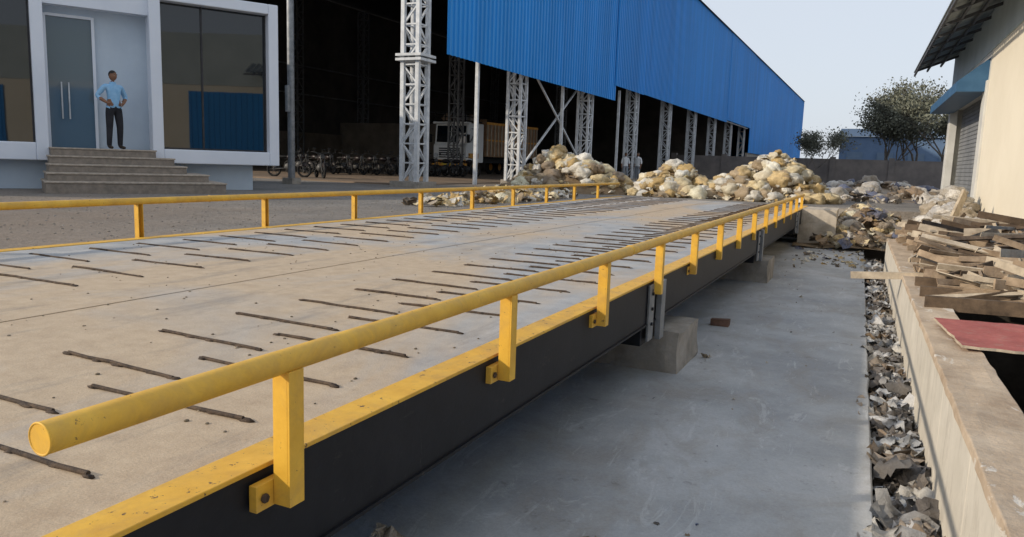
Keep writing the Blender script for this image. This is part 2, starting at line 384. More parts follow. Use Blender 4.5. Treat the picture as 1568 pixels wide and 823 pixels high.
def lattice(s,x,y,z0,z1,w,M,step=None,ch=.09,br=.045):
    st=step or w*.95; h=w/2
    for a in (-h,h):
        for c in (-h,h): s.box((x+a-ch/2,y+c-ch/2,z0),(x+a+ch/2,y+c+ch/2,z1),0,M)
    z=z0; k=0
    while z<z1-.05:
        z2=min(z+st,z1)
        for c in (-h,h):
            p=(x-h,y+c,z);q=(x+h,y+c,z2)
            if k%2: p=(x+h,y+c,z);q=(x-h,y+c,z2)
            s.beam(p,q,br,br,0,M); s.beam((x-h,y+c,z2),(x+h,y+c,z2),br,br,0,M)
            p=(x+c,y-h,z);q=(x+c,y+h,z2)
            if k%2: p=(x+c,y+h,z);q=(x+c,y-h,z2)
            s.beam(p,q,br,br,0,M); s.beam((x+c,y-h,z2),(x+c,y+h,z2),br,br,0,M)
        z=z2;k+=1
s=MB()
lattice(s,-.28,.35,.12,TOP-.3,.56,Ms,.62,.13,.045)
s.box((-.75,-.1,3.95),(.2,.82,4.03),0,Ms); s.box((-.75,-.1,4.09),(.2,.82,4.17),0,Ms)
for k in range(1,16): lattice(s,-.3,8.0*k,.1,TOP-.3,.56,Ms,.66 if k<8 else 1.2,.11,.045)
for yy in (4.0,12.2,20.5): s.box((-.06,yy-.06,0),(.06,yy+.06,5),0,Ms)
s.beam((-.2,8.3,.6),(-.2,15.7,5.2),.07,.07,0,Ms); s.beam((-.1,8.3,5.2),(-.1,15.7,.6),.07,.07,0,Ms)
s.box((.2,1.5,4.4),(.32,18,4.5),0,Ms); s.box((.2,18,5.2),(.3,64,5.28),0,Ms)
s.obj("lattice_columns",[M_COL],SH,recalc=False)
s=MB()
for k in range(0,8): lattice(s,-W_+.8,8.0*k,.1,TOP-.3,.62,Ms,.8,.09)
for k in (1,3): lattice(s,-9,10+8.*k,.1,TOP,.6,Ms,.8,.09)
for z in (5.4,7.5): s.box((-W_+.3,0,z),(-W_+.42,100,z+.1),0,Ms)
s.box((-W_,0.9,7.0),(0,1.0,7.15),0,Ms)
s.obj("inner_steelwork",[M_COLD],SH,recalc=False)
s=MB()
for k in range(0,16): s.box((-.85,8*k-.2,-.06),(.25,8*k+.9,.14),0,Ms)
s.obj("column_pedestals",[M_CONC],SH)
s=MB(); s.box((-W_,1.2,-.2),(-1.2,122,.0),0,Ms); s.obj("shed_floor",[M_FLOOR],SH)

# ------------------------------------------------------------------ office
P0=Vector((-13.4,15.0,0)); ud=Vector((-.515,-.857,0)); nd=Vector((.857,-.515,0))
Mf=Matrix((( ud.x,nd.x,0,P0.x),(ud.y,nd.y,0,P0.y),(0,0,1,0),(0,0,0,1)))
OF=empty("office_building")
s=MB()
s.box((.55,-8,-.06),(2.9,-.45,4.3),0,Mf); s.box((5.0,-8,-.06),(14,-.45,4.3),0,Mf)
s.box((2.9,-8,-.06),(5.0,-.62,4.3),0,Mf)
s.box((.05,-7.9,4.3),(14,-.6,4.42),1,Mf)
s.box((2.92,-.45,3.9),(4.98,-.15,4.45),1,Mf)
s.obj("walls",[M_WHITE2,M_WHITE],OF)
s=MB()
def frame(u0,u1,z0,z1,bw,bwb):
    s.box((u0,-.5,z0),(u0+bw,0,z1),0,Mf); s.box((u1-bw,-.5,z0),(u1,0,z1),0,Mf)
    s.box((u0+bw,-.5,z0),(u1-bw,0,z0+bwb),0,Mf); s.box((u0+bw,-.5,z1-bw),(u1-bw,0,z1),0,Mf)
frame(0,2.92,.58,4.5,.24,.33); frame(4.97,8.6,.58,4.6,.24,.38); frame(8.8,12,.58,4.6,.24,.38)
s.obj("window_surrounds",[M_WHITE],OF,bevel=.02)
s=MB()
for u0,u1 in ((.24,2.68),(5.21,8.36),(9.04,11.76)):
    s.box((u0+.002,-.30,.9),(u1-.002,-.28,4.27),0,Mf)
s.obj("window_glass",[M_GLASS],OF)
s=MB()
for u0,u1 in ((.24,2.68),(5.21,8.36)):
    for uu in (u0+.02,u1-.02,u0+(u1-u0)*.62): s.box((uu-.02,-.279,.92),(uu+.02,-.25,4.26),0,Mf)
    s.box((u0,-.279,.915),(u1,-.24,.95),0,Mf)
s.obj("window_mullions",[simple("dark_mullion",(.02,.02,.022),(.04,.04,.045),5,.5,0)],OF)
s=MB(); s.box((4.0,-.60,.87),(4.96,-.55,3.7),0,Mf)
s.obj("door_glass",[M_GLASS2],OF)
s=MB()
for uu in (4.0,4.93): s.box((uu-.03,-.6,.87),(uu+.03,-.5,3.75),0,Mf)
s.box((4.03,-.6,3.7),(4.9,-.5,3.76),0,Mf)
for uu in (4.52,4.66): s.tube((uu,-.46,1.5),(uu,-.46,2.3),.016,None,8,1,Mf); s.tube((uu,-.56,1.55),(uu,-.46,1.55),.01,None,6,1,Mf); s.tube((uu,-.56,2.25),(uu,-.46,2.25),.01,None,6,1,Mf)
s.obj("door_frame",[M_WHITE,M_COL],OF)
s=MB()
zs=[.87,.70,.53,.36,.19]
for k in range(5):
    n1=.42+.30*k; uL=[2.93,2.6,2.4,2.0,1.7][k]; uR=[4.97,5.02,5.05,5.1,5.15][k]
    s.box((uL,-.6 if k==0 else .0,-.06),(uR,n1-.02,zs[k]-.035),0,Mf)
    s.box((uL-.02,-.6 if k==0 else .002,zs[k]-.034),(uR+.02,n1,zs[k]+.0005*k),1,Mf)
s.obj("entrance_steps",[simple("step_riser",(.18,.155,.13),(.28,.24,.20),8,.8,.2,50),M_STONE],OF,bevel=.008)
s=MB(); s.tube((-16.4,18.9,-.1),(-16.4,18.9,10),.11,None,14,0); s.box((-16.6,18.7,-.1),(-16.2,19.1,.15),1); s.tube((-16.4,18.75,2.2),(-16.4,18.75,3.0),.08,None,8,0)
s.obj("utility_pole",[M_GREY,M_CONC])

# ------------------------------------------------------------------ right building
RB=empty("warehouse_building")
s=MB()
s.box((2.6,-30,-.4),(3.0,21.5,3.9),0); s.box((2.6,29.2,-.4),(3.0,30.3,3.9),1); s.box((3.0,-30,-.4),(14,30.2,5.6),0)
s.box((2.6,21.5,3.05),(3.0,29.2,3.9),1)
s.box((2.55,21.5,-.4),(2.75,22.1,3.2),1); s.box((2.52,29.0,-.4),(2.74,29.6,3.2),1)
s.obj("walls",[M_CREAM,simple("grey_white_plaster",(.50,.50,.48),(.62,.62,.59),1.5,.85,.1,20)],RB,bevel=.01)
s=MB(); s.box((2.58,-30,3.9),(3.0,30.3,6.2),0); s.obj("fascia",[M_SAGE],RB)
s=MB()
for a,bb in ((-28,-18),(-16,-9),(-7,-1),(1,5.2),(7.2,11.5)):
    y=a
    while y<bb: s.box((2.53,y,.9 if a<1 else .4),(2.565,y+.12,3.6),0); s.box((2.545,y+.12,.9 if a<1 else .4),(2.57,y+.25,3.6),0); y+=.25
s.obj("blue_reflection_panels",[M_BLUE],RB)  # out-of-view ribbed panels, added so the office glass reflects blue
s=MB()
z=-.3
while z<3.05:
    s.box((2.86,22.1,z),(2.9,29.0,z+.09),0); s.box((2.88,22.1,z+.09),(2.92,29.0,z+.12),0); z+=.12
s.obj("roller_shutter",[M_SHUT],RB)
s=MB(); s.add([(2.6,21.7,3.75),(1.95,21.7,3.2),(1.95,21.7,2.95),(2.6,21.7,2.95),(2.6,29.4,3.75),(1.95,29.4,3.2),(1.95,29.4,2.95),(2.6,29.4,2.95)],[(0,1,5,4),(1,2,6,5),(0,3,2,1),(4,5,6,7),(2,3,7,6)],0)
s.obj("shutter_awning",[M_ABLUE],RB)
s=MB(); y=10.; vs=[];fs=[]
i=0
while y<30.6:
    dz=.03*(1 if i%2 else -1); vs+=[(1.38,y,4.45+dz),(2.62,y,4.95+dz)]; y+=.12;i+=1
for k in range(i-1): fs.append((2*k,2*k+2,2*k+3,2*k+1))
s.add(vs,fs,0,None,False); 
s.obj("eave_sheet",[M_FIBRE],RB,recalc=False)
s=MB()
for xx,zz in ((1.42,4.37),(1.8,4.52),(2.2,4.68)): s.box((xx-.025,10,zz-.05),(xx+.025,30.6,zz+.02),0)
y=10.4
while y<30.6: s.beam((1.38,y,4.33),(2.6,y,4.8),.05,.07,0); y+=1.7
s.obj("eave_rafters",[simple("dark_rafter",(.05,.055,.06),(.1,.1,.11),4,.7,0)],RB)

# ------------------------------------------------------------------ distant things
s=MB(); s.box((-14,62,-.1),(30,62.3,1.9),0); 
x=-14
while x<30: s.box((x-.2,61.9,-.1),(x+.2,62.4,2.05),0); x+=4
s.obj("boundary_wall",[M_BWALL])
s=MB(); s.box((-2.4,92,-.1),(16,110,4.9),0); s.add([(-2.6,91.7,4.9),(16.3,91.7,4.9),(16.3,101,6.2),(-2.6,101,6.2)],[(0,1,2,3)],1)
for k in range(6): s.box((-1.6+3*k,91.9,1.),(0+3*k,92,3.2),1)
s.obj("distant_blue_building",[M_DBLUE,simple("dist_roof",(.12,.18,.26),(.16,.22,.30),1,.8,0)],recalc=False)
m,t,b=newmat("dusty_leaves"); a=t.nodes.new("ShaderNodeVertexColor"); a.layer_name="col"
t.links.new(a.outputs[0],b.inputs["Base Color"]); b.inputs["Roughness"].default_value=.8; M_LEAF=m
M_BARK=simple("bark",(.12,.105,.09),(.20,.175,.15),5,.95,.4,20)
def tree(name,loc,h,cr,seed,nl=9000):
    rnd=random.Random(seed); s=MB(); tips=[]
    def br(p,d,L,r,lv):
        n=3; q=p
        for k in range(n):
            d=(d+Vector((rnd.uniform(-.22,.22),rnd.uniform(-.22,.22),rnd.uniform(-.05,.15)))).normalized()
            q2=q+d*L/n; s.tube(q,q2,r*(1-.25*k/n),r*(1-.25*(k+1)/n),6,0,None,False); q=q2
            if lv>=2 and (lv>2 or k==2): tips.append(q.copy())
        if lv<4:
            for k in range(rnd.choice((2,3,3))):
                a=rnd.uniform(0,6.28); sp=rnd.uniform(.4,.85)
                nd_=(d+Vector((math.cos(a)*sp,math.sin(a)*sp,rnd.uniform(-.1,.3)))).normalized()
                br(q,nd_,L*rnd.uniform(.60,.82),r*.58,lv+1)
    base=Vector(loc)
    for k in range(3):
        br(base+Vector((rnd.uniform(-.3,.3),rnd.uniform(-.2,.2),0)),Vector((rnd.uniform(-.35,.35),rnd.uniform(-.3,.3),1)).normalized(),h*rnd.uniform(.22,.32),h*.011,0)
    clumps=rnd.sample(tips,int(len(tips)*.75))
    for i in range(nl):
        t0=rnd.choice(clumps); c=t0+Vector((rnd.gauss(0,.34),rnd.gauss(0,.34),rnd.gauss(0,.24)))*cr
        sz=rnd.uniform(.035,.10)*cr
        a=Vector((rnd.gauss(0,1),rnd.gauss(0,1),rnd.gauss(0,1))).normalized()*sz; b_=Vector((rnd.gauss(0,1),rnd.gauss(0,1),rnd.gauss(0,1))).normalized()*sz
        k=rnd.uniform(.65,1.3)*(1.15 if noise.noise(t0*.7)>0 else .7)
        s.add([c-a,c+b_,c+a,c-b_],[(0,1,2,3)],1,None,False,(.135*k,.14*k,.10*k))
    return s.obj(name,[M_BARK,M_LEAF],recalc=False)
for (x,y,h,cr,sd_) in ((-3.4,59,4.8,.8,1),(1.9,66,7.6,1.1,2),(3.9,70,9.6,1.2,3),(5.6,64,9.2,1.2,4),(7.6,72,10.,1.2,5)):
    tree("tree",(x,y,-.1),h,cr,sd_,5200 if h<5 else 9000)

# ------------------------------------------------------------------ garbage
M_BAG=attrmat("garbage_sacks",.5,.9,11,(.24,.16,.075),.4,.6,.06)
M_RAG=attrmat("litter_rags",.55,.5,30,(.10,.085,.07),.4,.7)
PAL=[(.74,.64,.42),(.80,.73,.56),(.66,.50,.26),(.70,.68,.62),(.54,.38,.16),(.82,.79,.70),(.42,.33,.22),(.78,.63,.36),(.80,.77,.68)]
DARKP=[(.18,.15,.12),(.35,.31,.26),(.52,.50,.46),(.12,.11,.10),(.30,.22,.15),(.62,.6,.56),(.10,.13,.22)]
def sack(s,c,r,rnd,pal,T=None):
    col=rnd.choice(pal); T,Fc=T or ICO3
    q=Matrix.Rotation(rnd.uniform(0,6.3),3,'Z')@Matrix.Rotation(rnd.uniform(-.6,.6),3,'X'); sc=Vector((rnd.uniform(.8,1.35),rnd.uniform(.7,1.0),rnd.uniform(.5,.85)))
    off=Vector((rnd.uniform(-50,50),)*3); vs=[]
    for v in T:
        n1=noise.noise(v*1.6+off)*.42; n2=abs(noise.noise(v*3.4+off))*.42; n3=abs(noise.noise(v*8+off))*.16
        k=1+n1-n2-n3+.2
        p=Vector((v.x*sc.x,v.y*sc.y,v.z*sc.z))*k*r; vs.append(c+q@p)
    j=rnd.uniform(.8,1.15)
    s.add(vs,Fc,0,None,True,tuple(min(.85,x*j) for x in col))
def scrap(s,c,r,rnd,pal,n=4,smooth=False,tilt=.9):
    col=rnd.choice(pal); vs=[];fs=[]
    q=Matrix.Rotation(rnd.uniform(0,6.3),3,'Z')@Matrix.Rotation(rnd.uniform(-tilt,tilt),3,'X')@Matrix.Rotation(rnd.uniform(-tilt*.7,tilt*.7),3,'Y')
    off=Vector((rnd.uniform(-50,50),)*3); asp=rnd.uniform(.4,1)
    for i in range(n):
        for j in range(n):
            p=Vector(((i/(n-1)-.5)*2,(j/(n-1)-.5)*2*asp,0)); p.z=noise.noise(p*1.9+off)*.8+noise.noise(p*4+off)*.25
            p.x+=noise.noise(p*2+off)*.5; p.y+=noise.noise(p*2.4-off)*.5
            vs.append(c+q@(p*r))
    for i in range(n-1):
        for j in range(n-1): fs.append((i*n+j,(i+1)*n+j,(i+1)*n+j+1,i*n+j+1))
    s.add(vs,fs,0,None,smooth,col)
def pile(name,cx,cy,rx,ry,h,z0,n,seed,pal=PAL,rs=(.13,.31),ns=170,peaks=None):
    rnd=random.Random(seed); s=MB()
    peaks=peaks or [(cx,cy,1.)]
    def hh(x,y):
        d=math.hypot((x-cx)/rx,(y-cy)/ry); b_=max(0,1-d**1.6)
        pk=max(max(0,1-math.hypot((x-px)/(rx*.75),(y-py)/(ry*.75)))*pw for px,py,pw in peaks)
        return h*(.35*b_+.65*pk) if d<1 else 0
    N=26; vs=[];fs=[]
    for i in range(N):
        for j in range(N):
            x=cx+rx*(2*i/(N-1)-1);y=cy+ry*(2*j/(N-1)-1); vs.append((x,y,z0-.05+hh(x,y)*.9+noise.noise(Vector((x*2,y*2,0)))*.05))
    for i in range(N-1):
        for j in range(N-1): fs.append((i*N+j,(i+1)*N+j,(i+1)*N+j+1,i*N+j+1))
    s.add(vs,fs,0,None,False,(.22,.16,.10))
    for i in range(n):
        a=rnd.uniform(0,6.283); d=math.sqrt(rnd.random()); x=cx+rx*d*math.cos(a)*.95; y=cy+ry*d*math.sin(a)*.95
        r=rnd.uniform(*rs); sack(s,Vector((x,y,z0+hh(x,y)+r*.12)),r,rnd,pal)
    for i in range(ns):
        a=rnd.uniform(0,6.283); d=math.sqrt(rnd.random())*1.1; x=cx+rx*d*math.cos(a); y=cy+ry*d*math.sin(a)
        scrap(s,Vector((x,y,z0+hh(x,y)+.08)),rnd.uniform(.06,.18),rnd,pal)
    return s.obj(name,[M_BAG],recalc=False)
pile("garbage_pile",-9.0,24.2,2.3,2.0,1.36,-.05,150,1,peaks=[(-9.4,24.2,1.),(-8.2,23.6,.8)],pal=PAL+[(.30,.22,.14),(.25,.2,.15)])
pile("garbage_pile",-7.9,17.0,.8,4.0,.22,-.05,70,2,PAL+DARKP[:3],(.08,.2),200)
pile("garbage_pile",-5.5,24.6,1.7,1.6,1.0,-.05,130,3)
pile("garbage_pile",-2.6,25.0,2.0,1.8,1.5,-.05,175,4,peaks=[(-2.4,25,1.),(-3.6,24.4,.5)])
pile("garbage_pile",.2,21.0,1.5,2.6,.75,-.75,120,5,DARKP+PAL[:3],(.08,.22),320)
pile("garbage_pile",2.0,20.3,.75,2.4,.85,-.35,60,6,[(.6,.6,.6),(.7,.68,.64),(.5,.48,.44),(.4,.35,.28)],(.14,.28),80)
pile("garbage_pile",.6,34,4.,7,.5,-.05,130,9,DARKP,(.12,.4),350)
rnd=random.Random(11); s=MB()
TP=[(.44,.46,.48),(.62,.62,.62),(.20,.18,.165),(.30,.25,.2),(.11,.10,.095),(.38,.28,.19),(.30,.30,.30),(.52,.50,.46),(.15,.14,.13)]
s.box((.2,-3,-1.07),(.53,19,-1.03),0,None,(.09,.075,.06))
for i in range(900):
    y=rnd.uniform(1.5,17)
    scrap(s,Vector((rnd.uniform(.27,.47),y,-1.0+rnd.uniform(0,.12))),rnd.uniform(.05,.15),rnd,TP,8,True,.5)
for i in range(60):
    sack(s,Vector((rnd.uniform(.28,.46),rnd.uniform(1.5,17),-.98)),rnd.uniform(.06,.12),rnd,TP)
s.obj("trench_litter",[M_RAG],recalc=False)
s=MB()
for p,r in (((-1.0,3.05,-.82),.07),((-1.75,2.6,-.8),.08),((-1.15,6.9,-.83),.05),((-.6,11,-.84),.04),((-.9,14.5,-.84),.09)): scrap(s,Vector(p),r,rnd,[(.42,.36,.28),(.5,.46,.4)],7)
for i in range(70): scrap(s,Vector((rnd.uniform(-1.3,.15),rnd.uniform(3,20),-.845)),rnd.uniform(.004,.014),rnd,DARKP)
for i in range(140): scrap(s,Vector((rnd.uniform(-1.2,.2),rnd.uniform(15,20.5),-.84)),rnd.uniform(.02,.07),rnd,DARKP+PAL)
s.obj("slab_litter",[M_BAG],recalc=False)
rough_block((-.09,-.05,0),(.09,.05,.07),"brick",simple("brick_dark",(.10,.06,.045),(.19,.11,.08),8,.9,.4,50),None,2).location=(-1.27,8.45,-.85)

# ------------------------------------------------------------------ timber pile
rnd=random.Random(5); s=MB()
for i in range(520):
    L=rnd.choice((rnd.uniform(.25,.7),rnd.uniform(.6,1.7))); w_=rnd.uniform(.03,.10); th_=rnd.uniform(.008,.024)
    y=7.3+7.5*rnd.random()**.8; x=rnd.uniform(.85,2.5)
    hmax=.10+.48*max(0,1-abs(y-11.3)/4.2)*(1.1-abs(x-1.8)*.7)
    z=-.20+rnd.uniform(.2,1)*max(.05,hmax); a=rnd.gauss(.1,.55) if rnd.random()<.6 else rnd.uniform(0,3.14)
    if x-abs(math.cos(a))*L/2<.62: x=.62+abs(math.cos(a))*L/2+rnd.uniform(0,.15)
    dx,dy=math.cos(a)*L/2,math.sin(a)*L/2; dz=rnd.gauss(0,.075)*L
    s.beam((x-dx,y-dy,z-dz),(x+dx,y+dy,z+dz),th_,w_,rnd.choice((0,0,0,1,1,2)),None,None,rnd.gauss(0,.45))
for y,a in ((7.3,.1),(7.9,-.05),(8.6,.07)): s.beam((.6,y,-.2),(2.3,y+a,-.19),.05,.12,2)
s.beam((.0,9.6,-.30),(.78,9.4,-.22),.03,.08,1,None,None,.1)
s.beam((1.6,17.4,-.5),(2.0,18.2,.55),.05,.24,1)
s.obj("timber_pile",[M_WOOD,M_WOOD2,M_WOOD3],recalc=False)
s=MB(); T=Matrix.Translation((1.27,6.02,-.19))@Matrix.Rotation(.10,4,'Z')@Matrix.Rotation(.015,4,'X')
N=14; vs=[];fs=[]
for zt in (0,1):
    for i in range(N):
        for j in range(N):
            u=i/(N-1);v=j/(N-1); x=-.62+1.27*u; y=-.42+.9*v
            if i in(0,N-1): x+=noise.noise(Vector((i,j*.9,4)))*.03
            if j in(0,N-1): y+=noise.noise(Vector((i*.9,j,9)))*.03
            vs.append((x,y,-.018*zt+noise.noise(Vector((u*2,v*2,1)))*.02))
for zt in (0,1):
    for i in range(N-1):
        for j in range(N-1):
            o_=zt*N*N; fs.append((o_+i*N+j,o_+(i+1)*N+j,o_+(i+1)*N+j+1,o_+i*N+j+1))
s.add(vs,fs,0,T)
ed=[]
for i in range(N-1):
    for a,b_ in ((i*N,(i+1)*N),(i*N+N-1,(i+1)*N+N-1),(i,i+1),((N-1)*N+i,(N-1)*N+i+1)): ed.append((a,b_,b_+N*N,a+N*N))
s.add(vs,ed,1,T)
s.obj("red_plywood_board",[M_RED,M_WOOD2],recalc=False)

rnd=random.Random(3); s=MB()
for i in range(2600):
    y=rnd.uniform(2,22); x=-6.9-abs(rnd.gauss(0,5)); r=rnd.uniform(.006,.020)
    if (Vector((x,y,0))-P0).dot(nd)<1.7: continue
    k=rnd.uniform(.16,.34)
    s.add([Vector((x,y,zy+r*.1))+Vector((v.x*r*rnd.uniform(.8,1.3),v.y*r,v.z*r*.6)) for v in ICO1[0]],ICO1[1],0,None,False,(k,k*.95,k*.88))
s.obj("loose_gravel",[M_CRUMB],recalc=False)

# ------------------------------------------------------------------ people
M_SKIN=simple("skin_brown",(.20,.10,.06),(.26,.14,.085),8,.6,0)
M_HAIR=simple("hair_black",(.01,.009,.008),(.025,.02,.018),30,.6,.3,80)
M_LBLUE=simple("light_blue_shirt",(.20,.42,.66),(.30,.52,.75),9,.85,.5,14)
M_BLACKC=simple("black_trousers",(.012,.013,.018),(.03,.03,.036),5,.85,.4,14)
M_WHITEC=simple("white_shirt",(.6,.62,.64),(.74,.75,.76),5,.85,.4,14)
M_GREYC=simple("grey_trousers",(.20,.22,.25),(.28,.30,.33),5,.85,.4,14)
M_SHOE=simple("leather_shoe",(.02,.015,.012),(.05,.035,.025),5,.5,.1,30)
M_EYE=simple("eye_white",(.6,.58,.55),(.7,.68,.65),5,.3,0)
def person(name,loc,rot,scale,shirt,pants,pose):
    J={}; 
    J['pel']=((0,0,.93),.135);J['wai']=((0,-.005,1.08),.128);J['che']=((0,0,1.26),.148);J['nb']=((0,.01,1.41),.08);J['nk']=((0,-.005,1.50),.052)
    for sg,k in ((-1,'r'),(1,'l')):
        J['sh'+k]=((sg*.168,.01,1.375),.068)
        if pose=='hips': el=(sg*.32,.09,1.14); wr=(sg*.185,-.075,1.01); hd=(sg*.135,-.125,.985)
        else: el=(sg*.235,.03,1.12); wr=(sg*.245,-.05,.88); hd=(sg*.24,-.08,.80)
        J['el'+k]=(el,.055);J['wr'+k]=(wr,.030);J['hd'+k]=(hd,.03)
        J['hi'+k]=((sg*.09,0,.86),.100)
        J['kn'+k]=((sg*.105,-.02+(.02 if k=='r' else -.02),.49),.074)
        J['an'+k]=((sg*.12,.015,.10),.056);J['he'+k]=((sg*.123,.0,.045),.042);J['to'+k]=((sg*.14,-.16,.032),.034)
    E=[('pel','wai','s'),('wai','che','s'),('che','nb','s'),('nb','nk','k')]
    for k in 'rl':
        E+=[('che','sh'+k,'s'),('sh'+k,'el'+k,'s'),('el'+k,'wr'+k,'f'),('wr'+k,'hd'+k,'k'),('pel','hi'+k,'p'),('hi'+k,'kn'+k,'p'),('kn'+k,'an'+k,'p'),('an'+k,'he'+k,'o'),('he'+k,'to'+k,'o')]
    ks=list(J); me=bpy.data.meshes.new("sk"); me.from_pydata([J[k][0] for k in ks],[(ks.index(a),ks.index(b_)) for a,b_,_ in E],[])
    o=bpy.data.objects.new("sk",me); SC.collection.objects.link(o); md=o.modifiers.new("s",'SKIN'); md.use_smooth_shade=True
    for i,k in enumerate(ks):
        r=J[k][1]; sv=me.skin_vertices[0].data[i]; sv.radius=(r,r*(.78 if k in('pel','wai','che') else 1)); sv.use_root=(k=='pel')
    s2=o.modifiers.new("ss",'SUBSURF'); s2.levels=2; s2.render_levels=2
    dg=bpy.context.evaluated_depsgraph_get(); bm_=bpy.data.meshes.new_from_object(o.evaluated_get(dg)); bpy.data.objects.remove(o)
    for m_ in (shirt,pants,M_SKIN,M_SHOE): bm_.materials.append(m_)
    segs=[(Vector(J[a][0]),Vector(J[b_][0]),l,J[a][1]) for a,b_,l in E]
    for p in bm_.polygons:
        c=p.center; best=None
        for a,b_,l,r in segs:
            d=b_-a; tt=max(0,min(1,(c-a).dot(d)/d.length_squared)); ds=(c-(a+d*tt)).length-r*.5
            if best is None or ds<best[0]: best=(ds,l,tt)
        l=best[1]
        if l=='f': mi=0 if best[2]<.35 else 2
        else: mi={'s':0,'p':1,'k':2,'o':3}[l]
        if mi in (0,1) and abs(c.x)<.17: mi=0 if c.z>.90 else 1
        p.material_index=mi; p.use_smooth=True
    root=empty(name,loc); root.rotation_euler=(0,0,rot); root.scale=(scale,)*3
    body=bpy.data.objects.new("body",bm_); SC.collection.objects.link(body); body.parent=root
    s=MB(); T=Matrix.Translation((0,-.015,1.595))@Matrix.Rotation(.25 if pose=='hips' else 0,4,'Z')
    vs=[]
    for v in ICO3[0]:
        p=Vector((v.x*.074,v.y*.092,v.z*.112))
        if v.z<-.2: p.x*=1-.30*(-v.z-.2); 
        if v.y<-.5 and v.z<0: p.y*=.97
        if v.y<-.8 and abs(v.x)<.22 and -.35<v.z<.15: p.y-=.016
        if v.y<-.7 and .02<v.z<.25 and .25<abs(v.x)<.5: p.y+=.008
        vs.append(p)
    s.add(vs,ICO3[1],0,T,True)
    s.add([Vector((v.x*.079,v.y*.092+.010,v.z*.098+.024)) for v in ICO3[0]],[f for f in ICO3[1] if all(ICO3[0][i].z>(.22 if ICO3[0][i].y<-.3 else -.35 if ICO3[0][i].y>.1 else 0) for i in f)],1,T,True)
    for sg in (-1,1):
        s.add([Vector((sg*.028+v.x*.013,-.078+v.y*.01,.012+v.z*.008)) for v in ICO1[0]],ICO1[1],2,T,True)
        s.add([Vector((sg*.028+v.x*.006,-.0875+v.y*.003,.012+v.z*.006)) for v in ICO1[0]],ICO1[1],1,T,True)
        s.add([Vector((sg*.074+v.x*.012,.005+v.y*.018,.0+v.z*.03)) for v in ICO1[0]],ICO1[1],0,T,True)
        s.box((sg*.03-.016,-.09,.028),(sg*.03+.016,-.082,.034),1,T)
    s.box((-.022,-.088,-.052),(.022,-.080,-.046),3,T); s.box((-.026,-.09,-.041),(.026,-.083,-.034),1,T)
    s.obj("head",[M_SKIN,M_HAIR,M_EYE,simple("lips",(.2,.07,.05),(.24,.09,.06),5,.5,0)],root,recalc=False)
    s=MB()
    for k,sg in (('r',-1),('l',1)):
        wr=Vector(J['wr'+k][0]);hd=Vector(J['hd'+k][0]); d=(hd-wr).normalized(); side=Vector((0,-d.z,d.y)).normalized() if pose!='hips' else Vector((0,.25,1)).normalized()
        curl=Vector((-sg*.6,.2,0)) if pose=='hips' else Vector((-sg*.4,0,0))
        for j,ln in enumerate((.062,.072,.067,.052)):
            b0=hd+side*(.030-.02*j); b1=b0+d*ln*.5; b2=b1+(d+curl).normalized()*ln*.55
            s.tube(b0-d*.02,b1,.0095,.0085,8,0); s.tube(b1,b2,.0085,.006,8,0)
        b0=wr+(hd-wr)*.3+side*.02; b1=b0+(side+d*.7).normalized()*.045; s.tube(b0,b1,.0115,.0095,8,0); s.tube(b1,b1+d*.03,.0095,.007,8,0)
    s.obj("fingers",[M_SKIN],root)
    if pose=='hips':
        s=MB(); s.tube((0,0,1.43),(0,-.004,1.465),.075,.058,16,1)
        s.obj("collar",[M_SHOE,shirt],root)
    return root
mp=P0+ud*3.72+nd*.15
person("standing_man",(mp.x,mp.y,.87),math.atan2(nd.y,nd.x)+math.pi/2+.35,1.0,M_LBLUE,M_BLACKC,'hips')
person("walking_man",(-12.9,44.3,-.05),.6,1.0,M_WHITEC,M_GREYC,'arms')
person("walking_man",(-12.3,44.9,-.05),-.4,1.02,M_WHITEC,M_GREYC,'arms')

# ------------------------------------------------------------------ truck
TR=empty("cargo_truck",(-22.6,40.0,.0)); TR.rotation_euler=(0,0,-.10)
M_TCAB=simple("truck_white_paint",(.76,.76,.74),(.82,.82,.80),2,.5,.05,10)
M_TBLK=simple("tyre_rubber",(.012,.012,.012),(.03,.03,.03),8,.9,.2,30)
M_TBODY=simple("truck_bed_brown",(.24,.13,.07),(.36,.22,.12),3,.8,.3,20)
M_ORG=simple("orange_trim",(.60,.25,.04),(.70,.34,.05),3,.6,0)
s=MB()
prof=[(0,.75),(-.02,1.75),(.10,1.86),(.22,3.0),(.35,3.1),(1.9,3.1),(1.9,.75)]
n=len(prof); vs=[(-1.2,a,b_) for a,b_ in prof]+[(1.2,a,b_) for a,b_ in prof]
s.add(vs,[tuple(range(n)),tuple(range(n,2*n))[::-1]]+[(i,(i+1)%n,n+(i+1)%n,n+i) for i in range(n)],0)
s.box((-1.22,-.14,.5),(1.22,.1,.88),1); s.box((-1.22,-.12,3.02),(1.22,.5,3.14),0)
s.obj("cab",[M_TCAB,M_ORG],TR,bevel=.05)
s=MB()
for a,b_ in ((-1.05,-.04),(.04,1.05)): s.add([(a,.085,1.93),(b_,.085,1.93),(b_,.185,2.92),(a,.185,2.92)],[(0,1,2,3)],0)
for sg in (-1,1): s.add([(sg*1.204,.30,1.95),(sg*1.204,1.3,1.95),(sg*1.204,1.3,2.8),(sg*1.204,.42,2.8)],[(0,1,2,3)],0)
s.obj("windows",[M_GLASS],TR,recalc=False)
s=MB()
for k in range(5): s.box((-.75,-.06,1.0+.13*k),(.75,.02,1.07+.13*k),0)
s.box((-.45,-.18,.58),(.45,-.14,.76),4)
